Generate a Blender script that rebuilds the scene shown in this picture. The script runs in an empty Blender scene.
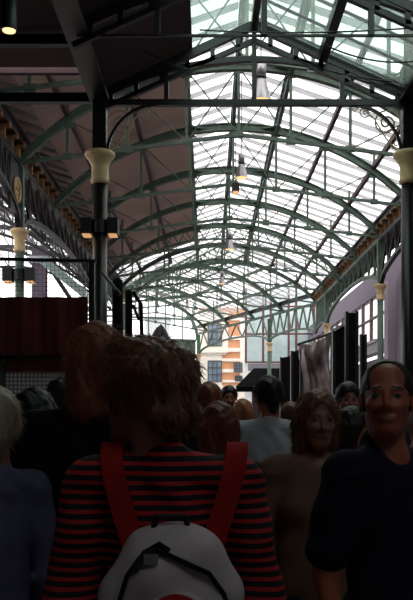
import bpy, bmesh, math, random
import numpy as np
from mathutils import Vector, Matrix, noise
SC = bpy.context.scene
COL = SC.collection
random.seed(7); np.random.seed(7)
PI = math.pi
EYE = 1.55
F = 800.0          # focal length in pixels of the 413x600 frame
VPX, VPY = 208.0, 412.0

# ------------------------------------------------------------------ camera, sky, light, exposure
cd = bpy.data.cameras.new('camera'); cam = bpy.data.objects.new('camera', cd); COL.objects.link(cam)
cam.location = (0, 0, EYE); cam.rotation_euler = (PI/2, 0, 0)
cd.sensor_fit = 'VERTICAL'; cd.sensor_height = 36; cd.sensor_width = 24.78; cd.lens = F/600*36
cd.shift_x = -(VPX-206.5)/600; cd.shift_y = (VPY-300)/600
cd.clip_end = 300
SC.camera = cam

w = bpy.data.worlds.new('sky'); SC.world = w; w.use_nodes = True
nt = w.node_tree; bg = nt.nodes['Background']
bg.inputs[0].default_value = (1.0, 0.97, 0.97, 1); bg.inputs[1].default_value = 2.6
SC.view_settings.view_transform = 'Standard'; SC.view_settings.look = 'None'
SC.view_settings.gamma = 1; SC.view_settings.exposure = 0.0; SC.view_settings.use_curve_mapping = False
SC.cycles.max_bounces = 8; SC.cycles.transparent_max_bounces = 24; SC.cycles.diffuse_bounces = 4

# ------------------------------------------------------------------ materials
def lin(c):
    return tuple(((v/255)/12.92 if v/255 <= .04045 else ((v/255+.055)/1.055)**2.4) for v in c) + (1,)
MATS = {}
def mat(name, rgb, rough=.7, metal=0, var=0, scale=8, bump=0, emit=None, estr=1, spec=None, coords='Object', stretch=(1,1,1)):
    if name in MATS: return MATS[name]
    m = bpy.data.materials.new(name); m.use_nodes = True; MATS[name] = m
    n = m.node_tree.nodes; l = m.node_tree.links; b = n['Principled BSDF']
    b.inputs['Roughness'].default_value = rough; b.inputs['Metallic'].default_value = metal
    if spec is not None: b.inputs['Specular IOR Level'].default_value = spec
    c = lin(rgb); b.inputs['Base Color'].default_value = c
    if emit:
        b.inputs['Emission Color'].default_value = lin(emit); b.inputs['Emission Strength'].default_value = estr
    if var or bump:
        tc = n.new('ShaderNodeTexCoord'); mp = n.new('ShaderNodeMapping'); mp.inputs['Scale'].default_value = stretch
        l.new(tc.outputs[coords], mp.inputs[0])
        no = n.new('ShaderNodeTexNoise'); no.inputs['Scale'].default_value = scale; no.inputs['Detail'].default_value = 5
        l.new(mp.outputs[0], no.inputs['Vector'])
        if var:
            r = n.new('ShaderNodeValToRGB'); r.color_ramp.elements[0].position = .3; r.color_ramp.elements[1].position = .7
            r.color_ramp.elements[0].color = tuple(v*(1-var) for v in c[:3])+(1,)
            r.color_ramp.elements[1].color = tuple(min(1, v*(1+var)) for v in c[:3])+(1,)
            l.new(no.outputs[0], r.inputs[0]); l.new(r.outputs[0], b.inputs['Base Color'])
        if bump:
            bu = n.new('ShaderNodeBump'); bu.inputs['Strength'].default_value = bump; bu.inputs['Distance'].default_value = .01
            l.new(no.outputs[0], bu.inputs['Height']); l.new(bu.outputs[0], b.inputs['Normal'])
    return m
def stripes(name, c1, c2, axis=2, period=.04, duty=.5, rough=.85, c3=None, axis2=None, wob=0):
    """bands of two colours along an object axis; a second axis crosses them (woven check)"""
    m = bpy.data.materials.new(name); m.use_nodes = True; MATS[name] = m
    n = m.node_tree.nodes; l = m.node_tree.links; b = n['Principled BSDF']; b.inputs['Roughness'].default_value = rough
    tc = n.new('ShaderNodeTexCoord'); sx = n.new('ShaderNodeSeparateXYZ'); l.new(tc.outputs['Object'], sx.inputs[0])
    def band(ax, add=None):
        src = sx.outputs[ax]
        if wob:
            no = n.new('ShaderNodeTexNoise'); no.inputs['Scale'].default_value = 3; l.new(tc.outputs['Object'], no.inputs['Vector'])
            mm = n.new('ShaderNodeMath'); mm.operation = 'MULTIPLY_ADD'; l.new(no.outputs[0], mm.inputs[0]); mm.inputs[1].default_value = wob; l.new(src, mm.inputs[2]); src = mm.outputs[0]
        a = n.new('ShaderNodeMath'); a.operation = 'DIVIDE'; l.new(src, a.inputs[0]); a.inputs[1].default_value = period
        f = n.new('ShaderNodeMath'); f.operation = 'FRACT'; l.new(a.outputs[0], f.inputs[0])
        g = n.new('ShaderNodeMath'); g.operation = 'LESS_THAN'; l.new(f.outputs[0], g.inputs[0]); g.inputs[1].default_value = duty
        return g.outputs[0]
    mx = n.new('ShaderNodeMix'); mx.data_type = 'RGBA'
    mx.inputs[6].default_value = lin(c2); mx.inputs[7].default_value = lin(c1); l.new(band(axis), mx.inputs[0])
    out = mx.outputs[2]
    if axis2 is not None:
        m2 = n.new('ShaderNodeMix'); m2.data_type = 'RGBA'; m2.inputs[7].default_value = lin(c3)
        l.new(out, m2.inputs[6]); l.new(band(axis2), m2.inputs[0]); out = m2.outputs[2]
    l.new(out, b.inputs['Base Color'])
    return m
def glass(name, tint, haze=.12, rough=.2):
    m = bpy.data.materials.new(name); m.use_nodes = True; MATS[name] = m
    n = m.node_tree.nodes; l = m.node_tree.links; n.clear()
    o = n.new('ShaderNodeOutputMaterial'); t = n.new('ShaderNodeBsdfTransparent'); t.inputs[0].default_value = lin(tint)
    tr = n.new('ShaderNodeBsdfTranslucent'); tr.inputs[0].default_value = lin(tint)
    tc = n.new('ShaderNodeTexCoord'); no = n.new('ShaderNodeTexNoise'); no.inputs['Scale'].default_value = 1.3; no.inputs['Detail'].default_value = 4
    l.new(tc.outputs['Object'], no.inputs['Vector'])
    r = n.new('ShaderNodeMath'); r.operation = 'MULTIPLY'; l.new(no.outputs[0], r.inputs[0]); r.inputs[1].default_value = haze*2
    mx = n.new('ShaderNodeMixShader'); l.new(r.outputs[0], mx.inputs[0]); l.new(t.outputs[0], mx.inputs[1]); l.new(tr.outputs[0], mx.inputs[2])
    l.new(mx.outputs[0], o.inputs[0])
    return m
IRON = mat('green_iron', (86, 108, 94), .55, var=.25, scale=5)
IRON_N = mat('green_iron_shaded', (19, 20, 21), .35, var=.3, scale=6)  # shaded copy of the green iron: the near gloom is put into its colour
BROWN = mat('brown_purlin', (74, 50, 54), .6, var=.2)
CREAM = mat('cream_paint', (214, 186, 140), .6, var=.15, scale=9)
GOLD = mat('tan_bracket', (150, 112, 74), .7, var=.3, scale=7)
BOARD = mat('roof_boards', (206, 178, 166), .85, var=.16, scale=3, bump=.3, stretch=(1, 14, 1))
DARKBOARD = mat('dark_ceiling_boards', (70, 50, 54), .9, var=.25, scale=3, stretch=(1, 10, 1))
BAR = glass('frosted_lap_strip', (192, 192, 194), 1.0)
BAR.node_tree.nodes['Mix Shader'].inputs[0].default_value = .72; BAR.node_tree.links.remove(BAR.node_tree.nodes['Mix Shader'].inputs[0].links[0])
GLASS = glass('roof_glass', (248, 248, 248), .05)
GLASS2 = glass('grey_green_wired_glass', (222, 236, 230), .1)
GLASS3 = glass('shopfront_glass', (232, 240, 240), .1)
BLACKM = mat('black_metal', (16, 14, 18), .5)
STEEL = mat('lamp_aluminium', (176, 172, 176), .32, metal=.6, var=.1)
GLOW = mat('lamp_glow', (255, 205, 130), .5, emit=(255, 215, 150), estr=1.2)
GLOWD = mat('dim_lamp_glow', (255, 205, 130), .5, emit=(255, 190, 130), estr=.6)
WALLP = mat('purple_grey_render', (104, 94, 108), .9, var=.18, scale=14, bump=.3)
STONE = mat('white_stone', (226, 220, 208), .85, var=.08, scale=4)
BRICK = mat('orange_brick', (206, 150, 112), .9, var=.12, scale=20)
FLOORM = mat('worn_paving', (112, 104, 102), .8, var=.25, scale=2.5, bump=.4)

# ------------------------------------------------------------------ mesh helpers
class MB:
    def __init__(s): s.v = []; s.f = []; s.m = []
    def add(s, vs, fs, mi=0):
        k = len(s.v); s.v += [tuple(v) for v in vs]; s.f += [tuple(i+k for i in f) for f in fs]; s.m += [mi]*len(fs)
    def box(s, a, b, mi=0):
        x0, y0, z0 = a; x1, y1, z1 = b
        s.add([(x0,y0,z0),(x1,y0,z0),(x1,y1,z0),(x0,y1,z0),(x0,y0,z1),(x1,y0,z1),(x1,y1,z1),(x0,y1,z1)],
              [(0,3,2,1),(4,5,6,7),(0,1,5,4),(1,2,6,5),(2,3,7,6),(3,0,4,7)], mi)
    def bar(s, p, q, w_, h_, up=(0,0,1), mi=0):
        p = Vector(p); q = Vector(q); d = (q-p)
        if d.length < 1e-6: return
        d.normalize(); u = Vector(up)
        if abs(d.dot(u)) > .98: u = Vector((0,1,0))
        sd = d.cross(u).normalized(); u = sd.cross(d).normalized()
        vs = []
        for c in (p, q):
            for a, b in ((-1,-1),(1,-1),(1,1),(-1,1)): vs.append(c+sd*(a*w_/2)+u*(b*h_/2))
        s.add(vs, [(0,1,2,3),(7,6,5,4),(0,4,5,1),(1,5,6,2),(2,6,7,3),(3,7,4,0)], mi)
    def rod(s, p, q, r0, r1=None, n=8, mi=0):
        r1 = r0 if r1 is None else r1
        s.sweep([p, q], [r0, r1], n, mi)
    def sweep(s, pts, rad, n=8, mi=0):
        pts = [Vector(p) for p in pts]
        if not hasattr(rad, '__len__'): rad = [rad]*len(pts)
        prev = None; vs = []
        for i, p in enumerate(pts):
            t = (pts[min(i+1, len(pts)-1)]-pts[max(i-1, 0)]).normalized()
            if prev is None:
                a = Vector((0,0,1)) if abs(t.z) < .9 else Vector((1,0,0)); prev = t.cross(a).normalized()
            prev = (prev - t*prev.dot(t)).normalized(); b = t.cross(prev)
            for k in range(n):
                a = 2*PI*k/n; vs.append(p+(prev*math.cos(a)+b*math.sin(a))*rad[i])
        fs = []
        for i in range(len(pts)-1):
            for k in range(n):
                k2 = (k+1) % n; fs.append((i*n+k, i*n+k2, (i+1)*n+k2, (i+1)*n+k))
        fs.append(tuple(range(n))[::-1]); fs.append(tuple((len(pts)-1)*n+k for k in range(n)))
        s.add(vs, fs, mi)
    def ribbon(s, pts, w_, h_, up=(0,1,0), mi=0):
        """continuous rectangular section swept along a path lying square to «up»"""
        pts = [Vector(p) for p in pts]; up = Vector(up).normalized(); vs = []
        for i, p in enumerate(pts):
            t = (pts[min(i+1, len(pts)-1)]-pts[max(i-1, 0)]).normalized(); nrm = t.cross(up).normalized()
            for a, b in ((-1,-1),(1,-1),(1,1),(-1,1)): vs.append(p+up*(a*w_/2)+nrm*(b*h_/2))
        fs = [(0,1,2,3)[::-1]]
        for i in range(len(pts)-1):
            for k in range(4):
                k2 = (k+1) % 4; fs.append((i*4+k, i*4+k2, i*4+4+k2, i*4+4+k))
        e = (len(pts)-1)*4; fs.append((e, e+1, e+2, e+3)); s.add(vs, fs, mi)
    def lathe(s, prof, c=(0,0,0), n=24, mi=0, cap=True):
        cx, cy, cz = c; vs = []
        for r, z in prof:
            for k in range(n):
                a = 2*PI*k/n; vs.append((cx+r*math.cos(a), cy+r*math.sin(a), cz+z))
        fs = []
        for i in range(len(prof)-1):
            for k in range(n):
                k2 = (k+1) % n; fs.append((i*n+k, i*n+k2, (i+1)*n+k2, (i+1)*n+k))
        if cap:
            fs.append(tuple(range(n))[::-1]); fs.append(tuple((len(prof)-1)*n+k for k in range(n)))
        s.add(vs, fs, mi)
    def build(s, name, m, parent=None, smooth=False, loc=None):
        me = bpy.data.meshes.new(name); me.from_pydata(s.v, [], s.f)
        for mm in (m if isinstance(m, (list, tuple)) else [m]): me.materials.append(mm)
        if any(s.m): me.polygons.foreach_set('material_index', s.m)
        bm = bmesh.new(); bm.from_mesh(me); bmesh.ops.recalc_face_normals(bm, faces=bm.faces); bm.to_mesh(me); bm.free()
        if smooth: me.shade_smooth()
        o = bpy.data.objects.new(name, me); COL.objects.link(o)
        if parent is not None:
            o.parent = parent
            o.matrix_parent_inverse = Matrix.Identity(4)
        if loc: o.location = loc
        return o
def tag(o, label, cat, group=None, kind=None):
    o['label'] = label; o['category'] = cat
    if group: o['group'] = group
    if kind: o['kind'] = kind
    return o
def empty(name, loc, label, cat, group=None, rz=0, kind=None):
    o = bpy.data.objects.new(name, None); COL.objects.link(o); o.location = loc; o.rotation_euler = (0,0,rz)
    o.empty_display_size = .1
    return tag(o, label, cat, group, kind)
def struct(name, mb, m, smooth=False):
    o = mb.build(name, m, None, smooth); o['kind'] = 'structure'; return o
def P(px, py, D): return Vector(((px-VPX)*D/F, D, EYE+(VPY-py)*D/F))

# ------------------------------------------------------------------ the hall's shape
XC = .66; HALF = 4.72; RISE0 = 6.47; RIDGE = 8.1          # heights above eye level
def zroof(off): return EYE + RIDGE - (RIDGE-RISE0)*abs(off)/HALF
def zarch(off): return EYE + 1.04 + math.sqrt(max(0, 6.4**2-off*off))
def ztie(off): return EYE + 5.96 - .6*abs(off)/4.7
TH = math.radians(21.5)
class Hall:
    def __init__(s, o, ang): s.o = Vector((o[0], o[1], 0)); s.d = Vector((-math.sin(ang), math.cos(ang), 0)); s.n = Vector((math.cos(ang), math.sin(ang), 0)); s.ang = ang
    def p(s, off, z, t): return s.o + s.n*off + s.d*t + Vector((0,0,z))
H1 = Hall((XC, 0), 0)
H2 = Hall((XC+HALF-HALF*math.cos(TH), 39.3-HALF*math.sin(TH)), TH)

# floor
mb = MB(); mb.box((-30, -6, -.2), (30, 95, 0)); struct('floor', mb, FLOORM)

def slope(name, hall, side, t0, t1, m, o0=0.0, o1=5.35, th=.012, dz=.0, bars=True, n=[0]):
    mb = MB()
    a = hall.p(side*o0, zroof(o0)+dz, t0); b = hall.p(side*o1, zroof(o1)+dz, t0); c = hall.p(side*o1, zroof(o1)+dz, t1); d = hall.p(side*o0, zroof(o0)+dz, t1)
    up = Vector((0,0,th)); mb.add([a,b,c,d,a+up,b+up,c+up,d+up], [(0,1,2,3),(7,6,5,4),(0,4,5,1),(1,5,6,2),(2,6,7,3),(3,7,4,0)])
    struct(name, mb, m)
    if bars:
        mb = MB(); k = t0
        while k < t1:
            mb.bar(hall.p(side*.06, zroof(.06)-.02, k), hall.p(side*o1, zroof(o1)-.02, k), .26, .02); k += .74
        n[0] += 1; struct('trim_%d' % n[0], mb, BAR)
slope('ceiling_right_near', H1, 1, 12.9, 39.3, GLASS)
slope('ceiling_lantern_left', H1, -1, 12.9, 35.7, GLASS, 0, 1.12)
slope('ceiling_left_boards', H1, -1, 12.9, 35.7, BOARD, 1.12, 5.35, .06, bars=False)
slope('ceiling_left_far', H1, -1, 35.7, 38, GLASS)
slope('ceiling_right_far', H2, 1, 0, 16.2, GLASS)
slope('ceiling_left_end', H2, -1, 1.4, 16.2, GLASS)

# ------------------------------------------------------------------ roof trusses
POSTS = (-3.68, -2.4, -1.12, 0, 1.12, 2.4, 3.68)
TG = 'arched iron roof trusses'
def truss(hall, t, label, iron, lattice=False):
    base = hall.p(0, 0, t); r = empty('roof_truss', base, label, 'roof truss', TG, hall.ang)
    L = lambda off, z: (off, 0, z)
    mb = MB(); pts = [L(4.7*math.sin(a)/math.sin(.83), 0) for a in np.linspace(-.83, .83, 41)]
    pts = [(x, 0, zarch(x)) for x, _, _ in pts]
    mb.ribbon(pts, .05, .16); mb.ribbon([(x, 0, z+.085) for x, _, z in pts], .15, .025); mb.ribbon([(x, 0, z-.085) for x, _, z in pts], .15, .025)
    mb.build('arch_rib', iron, r)
    mb = MB(); mb.ribbon([(-4.7, 0, ztie(4.7)), (0, 0, ztie(0)), (4.7, 0, ztie(4.7))], .07, .07)
    for o in POSTS: mb.box((o-.1, -.02, ztie(o)-.07), (o+.1, .02, ztie(o)+.07))
    mb.build('tie_bar', iron, r)
    for o in POSTS:
        mb = MB(); mb.bar((o, 0, ztie(o)), (o, 0, zroof(o)-(.12 if abs(o) < 1.2 else .03)), .06, .06)
        mb.box((o-.11, -.02, zarch(o)-.16), (o+.11, .02, zarch(o)-.04)); mb.build('post', iron, r)
        if abs(o) < 3: # short strut from arch up to the rafter line
            pass
    pairs = [(-3.68, -2.4), (-2.4, -1.12), (-1.12, 0), (1.12, 0), (2.4, 1.12), (3.68, 2.4)]
    for a, b in pairs:
        mb = MB(); mb.rod((a, 0, zarch(a)), (b, 0, ztie(b)), .016, n=6); mb.build('diagonal_rod', iron, r)
    for a, b in ((-1.12, 0), (1.12, 0)):
        mb = MB(); mb.rod((b, .03, zarch(b)), (a, .03, ztie(a)), .016, n=6); mb.build('diagonal_rod', iron, r)
    if lattice:
        mb = MB(); p2 = [(x, 0, z-.55+.05*abs(x)) for x, _, z in pts]; mb.ribbon(p2, .09, .07)
        for i in range(0, 40, 2):
            mb.bar(pts[i], p2[i+1], .03, .04); mb.bar(p2[i+1], pts[i+2], .03, .04)
        mb.build('lattice_web', iron, r)
    # rounded corner plates between arch and lantern girders
    for s in (-1, 1):
        for q in (-1, 1):
            mb = MB(); x0 = s*1.12; x1 = s*.5; z0 = zarch(1.12); z1 = zarch(.5); R_ = []
            for k in range(9):
                a = k/8*PI/2; u = 1-math.sin(a); v = 1-math.cos(a)
                R_.append((x0+(x1-x0)*u, q*.62*v, z0+(z1-z0)*u))
            vs = []; fs = []
            c = (x0, 0, z0)
            vs = [c]+R_+[(c[0], c[1], c[2]+.03)]+[(x, y, z+.03) for x, y, z in R_]
            n_ = len(R_)
            for k in range(1, n_): fs += [(0, k, k+1), (n_+1, n_+2+k, n_+1+k), (k, n_+1+k, n_+2+k, k+1)]
            mb.add(vs, fs); mb.build('corner_plate', iron, r)
    return r
ts = [13.55, 17.2, 20.9, 24.6, 28.25, 31.9, 35.6, 39.3]
ords = ['first arched truss, just behind the front portal', 'second arched truss from the front, spanning over the left dark column line', 'third arched truss from the front, beyond the nearest hanging lamp',
        'fourth arched truss, springing by the second right column', 'fifth arched truss over the last boarded bays', 'latticed arched truss where the boarded slope ends', 'seventh arched truss under the all-glass roof',
        'arched truss standing at the bend of the hall']
for t, l in zip(ts, ords): truss(H1, t, 'green iron '+l, IRON, l.startswith('latticed'))
for k, l in zip((3.7, 7.4, 11.1, 14.8), ('first', 'second', 'third', 'last')):
    truss(H2, k, 'pale green iron arched truss, %s one past the bend of the hall' % l, IRON)

# longitudinal members: ridge, lantern girders, purlins
def lattice_run(hall, off, zt, depth, t0, t1, label, m, step=.6, grp='lengthwise roof girders'):
    r = empty('roof_girder', hall.p(off, 0, t0), label, 'girder', grp, hall.ang)
    for nm, zz in (('top_chord', zt), ('bottom_chord', zt-depth)):
        mb = MB(); mb.bar((0, 0, zz), (0, t1-t0, zz), .09, .06); mb.build(nm, m, r)
    mb = MB(); n_ = max(1, int((t1-t0)/step)); st = (t1-t0)/n_
    for i in range(n_):
        a = (0, i*st, zt); b = (0, (i+.5)*st, zt-depth); c = (0, (i+1)*st, zt); mb.bar(a, b, .03, .035); mb.bar(b, c, .03, .035)
    mb.build('lattice_web', m, r); return r
lattice_run(H1, -1.12, zroof(1.12)-.12, .3, 12.9, 38, 'green lattice girder along the left edge of the roof lantern', IRON)
lattice_run(H1, 1.12, zroof(1.12)-.12, .36, 12.9, 39.3, 'green lattice girder along the right edge of the roof lantern', IRON)
lattice_run(H1, 0, zroof(0)-.08, .5, 12.9, 38, 'green ridge girder along the top of the glass roof', IRON)
lattice_run(H2, 0, zroof(0)-.08, .5, 0, 16, 'pale green ridge girder past the bend of the hall', IRON)
lattice_run(H2, 1.12, zroof(1.12)-.12, .3, 0, 16, 'pale green lantern girder past the bend, right of the ridge', IRON)
lattice_run(H2, -1.12, zroof(1.12)-.12, .3, 1.5, 16, 'pale green lantern girder past the bend, left of the ridge', IRON)
for hall, off, t0, t1, lb in ((H1, -2.4, 12.9, 38, 'upper dark purlin across the boarded left slope'), (H1, -3.68, 12.9, 38, 'lower dark purlin across the boarded left slope'),
                          (H1, 2.4, 12.9, 39.3, 'upper red-brown purlin under the right glass slope'), (H1, 3.68, 12.9, 39.3, 'lower red-brown purlin under the right glass slope'),
                          (H2, 2.4, 0, 16, 'upper purlin of the glass roof past the bend'), (H2, 3.68, 0, 16, 'lower purlin of the glass roof past the bend'), (H2, -2.4, 1.5, 16, 'purlin of the far left glass slope past the bend')):
    mb = MB(); z = zarch(off)+.13
    mb.bar(hall.p(off, z, t0), hall.p(off, z, t1), .09, .13)
    tag(mb.build('purlin', BROWN if hall is H1 else IRON), lb, 'purlin', 'roof purlins')

# ------------------------------------------------------------------ columns
def column(x, y, label, htop, m, r0=.1, cap=CREAM, ztop=None):
    r = empty('iron_column', (x, y, 0), label, 'column', 'iron columns')
    z1 = EYE+htop
    mb = MB(); mb.lathe([(r0*1.9, 0), (r0*1.9, .12), (r0*1.5, .2), (r0*1.35, .45), (r0*1.15, .5)]); mb.build('base', m, r, True)
    mb = MB(); mb.lathe([(r0*1.12, .48), (r0*1.05, 2.2), (r0, z1-.46)]); mb.build('shaft', m, r, True)
    mb = MB(); mb.lathe([(r0*1.0, z1-.5), (r0*1.3, z1-.48), (r0*1.35, z1-.44), (r0*1.22, z1-.42), (r0*1.22, z1-.24), (r0*1.35, z1-.19), (r0*1.55, z1-.16), (r0*1.62, z1-.13), (r0*1.95, z1-.1), (r0*2.15, z1-.06), (r0*2.15, z1-.025), (r0*1.8, z1-.015), (r0*1.8, z1)], n=32)
    mb.build('capital', cap, r, True)
    zt = EYE+ (ztop or htop+1.3)
    mb = MB(); mb.box((-r0*.95, -r0*.95, z1), (r0*.95, r0*.95, zt)); mb.build('upper_post', m, r)
    return r
XL, XR = -4.05, 5.3
CAPH = 3.93
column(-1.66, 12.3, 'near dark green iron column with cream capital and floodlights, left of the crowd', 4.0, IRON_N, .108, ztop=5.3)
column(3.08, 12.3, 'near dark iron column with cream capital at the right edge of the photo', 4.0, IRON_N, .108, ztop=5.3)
for x, y, l in ((XL, 17.2, 'dark iron column with cream capital behind the red stall sheet'), (XL, 28.25, 'iron column of the left row hidden past the near column'),
                (XR, 24.6, 'green iron column with cream capital in front of the purple-grey wall'), (XR, 35.6, 'green iron column with cream capital behind the draped plastic sheet'),
                ):
    column(x, y, l, CAPH, IRON, .095)
p = H2.p(HALF-.1, 0, 5.2); column(p.x, p.y, 'green iron column in front of the glass-fronted shop', CAPH-.1, IRON, .1)
p = H2.p(HALF-.1, 0, 16.2); column(p.x, p.y, 'far green iron column beside the stone building', CAPH, mat('bright_green_iron', (58, 120, 72), .5), .12)
p = H1.p(-HALF, 0, 38.5); column(p.x, p.y, 'far iron column at the left side of the bend', CAPH, IRON, .09)

# eaves girders between columns: arched lattice with cream brackets
def eaves(hall, off, t0, t1, label, m, crown=.62, roundel=False, step=.62, sparse=False):
    r = empty('eaves_girder', hall.p(off, 0, t0), label, 'girder', 'eaves girders between the columns', hall.ang)
    L_ = t1-t0; zt = EYE+5.32; mb = MB(); mb.bar((0, 0, zt), (0, L_, zt), .12, .12); mb.build('top_chord', m, r)
    def zb(u): return EYE+CAPH-.05+crown*(1-(2*u-1)**2)**.5*1.25
    us = np.linspace(0, 1, 25); pb = [(0, u*L_, zb(u)) for u in us]
    mb = MB(); mb.ribbon(pb, .12, .1, up=(1, 0, 0)); mb.build('arched_chord', m, r)
    mb = MB()
    if sparse:
        for i in range(0, 24, 4): mb.bar(pb[i], (0, pb[i+2][1], zt), .06, .07, up=(1,0,0)); mb.bar((0, pb[i+2][1], zt), pb[i+4], .06, .07, up=(1,0,0))
    for i in range(0, 0 if sparse else 24, 2):
        a = pb[i]; c = pb[i+2]; mb.bar((0, a[1], zt), pb[i+2], .045, .055, up=(1,0,0)); mb.bar(pb[i], (0, a[1], zt), .05, .05)
    mb.build('lattice_web', m, r)
    mb = MB(); mb.bar((.1 if off < 0 else -.1, 0, EYE+5.72), (.1 if off < 0 else -.1, L_, EYE+5.72), .12, .14); mb.bar((0, 0, EYE+5.82), (0, L_, EYE+5.82), .45, .05); mb.build('gutter', IRON_N, r)
    s = 1 if off < 0 else -1
    y = step/2
    while y < L_ and not sparse:
        mb = MB(); mb.box((-.07, y-.045, EYE+5.38), (.07, y+.045, EYE+5.7)); mb.box((-.07, y-.07, EYE+5.58), (.07+.1, y+.07, EYE+5.7)) if s > 0 else mb.box((-.17, y-.07, EYE+5.58), (.07, y+.07, EYE+5.7))
        mb.build('bracket', GOLD, r); y += step
    if roundel:
        for yy in (.05*L_, ):
            mb = MB(); mb.box((-.03, -.9, EYE+4.15), (.03, .0, EYE+5.25)); mb.build('spandrel_plate', m, r)
            mb = MB(); pts = [(.06, -.45+.24*math.cos(a), EYE+4.65+.24*math.sin(a)) for a in np.linspace(0, 2*PI, 25)]; mb.sweep(pts, .035, 6)
            for k in range(4):
                a = k*PI/4; mb.rod((.06, -.45+.22*math.cos(a), EYE+4.65+.22*math.sin(a)), (.06, -.45-.22*math.cos(a), EYE+4.65-.22*math.sin(a)), .014, n=6)
            mb.build('roundel', CREAM, r)
    return r
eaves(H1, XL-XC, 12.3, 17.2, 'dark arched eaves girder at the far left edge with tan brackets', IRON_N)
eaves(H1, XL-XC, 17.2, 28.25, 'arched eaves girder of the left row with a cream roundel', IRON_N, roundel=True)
eaves(H1, XL-XC, 28.25, 38.5, 'farthest arched eaves girder of the left row', IRON)
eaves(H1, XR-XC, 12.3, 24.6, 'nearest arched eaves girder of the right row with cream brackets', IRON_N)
eaves(H1, XR-XC, 24.6, 35.6, 'middle arched eaves girder of the right row with cream brackets', IRON)
eaves(H1, XR-XC, 35.6, 39.3, 'short eaves girder at the bend of the right row', IRON, .2)
eaves(H2, HALF-.1, 0, 5.2, 'eaves girder from the bend to the column by the shop front', IRON, .3, sparse=True)
eaves(H2, HALF-.1, 5.2, 16.2, 'farthest eaves girder in front of the stone building', IRON, .5, sparse=True)

for hall, sd_, t0, t1, nm in ((H1, -1, 12.9, 37, 'wall_upstand_left'), (H1, 1, 12.9, 39.3, 'wall_upstand_right')):
    mb = MB(); mb.bar(hall.p(sd_*5.3, EYE+5.72, t0), hall.p(sd_*5.3, EYE+5.72, t1), .05, .95); mb.bar(hall.p(sd_*5.0, EYE+5.5, t0), hall.p(sd_*5.0, EYE+5.5, t1), .6, .05); struct(nm, mb, BROWN)
# ------------------------------------------------------------------ far gable screen
r = empty('gable_screen', H2.p(0, 0, 16.6), 'arched glazed end screen with green mullions across the far end', 'gable screen', rz=TH)
mb = MB(); arc = [(4.7*math.cos(a), 0, EYE+4.9+3.4*math.sin(a)) for a in np.linspace(0, PI, 41)]; mb.ribbon(arc, .12, .2); mb.build('arch_rib', IRON, r)
mb = MB()
for z in (4.9, 6.3): mb.bar((-4.6, 0, EYE+z), (4.6, 0, EYE+z), .1, .12)
mb.bar((-4.6, 0, EYE+3.7), (4.6, 0, EYE+3.7), .1, .12)
mb.build('rail', IRON, r)
for x in np.linspace(-3.6, 3.6, 7):
    mb = MB(); mb.bar((x, 0, EYE+4.9), (x, 0, EYE+4.9+3.4*math.sqrt(1-(x/4.7)**2)), .07, .07); mb.build('mullion', IRON, r)
mb = MB()
for i in range(8):
    x0 = -4.6+i*1.15; mb.bar((x0, 0, EYE+3.7), (x0+.575, 0, EYE+4.9), .06, .07, up=(0,1,0)); mb.bar((x0+.575, 0, EYE+4.9), (x0+1.15, 0, EYE+3.7), .06, .07, up=(0,1,0))
mb.build('lattice_web', IRON, r)
mb = MB(); mb.add([(x, .02, z) for x, _, z in arc]+[(x, .04, z) for x, _, z in arc], [tuple(range(41)), tuple(range(81, 40, -1))]); mb.build('glass', GLASS, r)
mb = MB(); mb.box((-4.6, .05, EYE+3.72), (4.6, .09, EYE+4.85)); mb.build('spandrel_panel', mat('grey_green_panel', (120, 128, 118), .8, var=.2), r)

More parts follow.
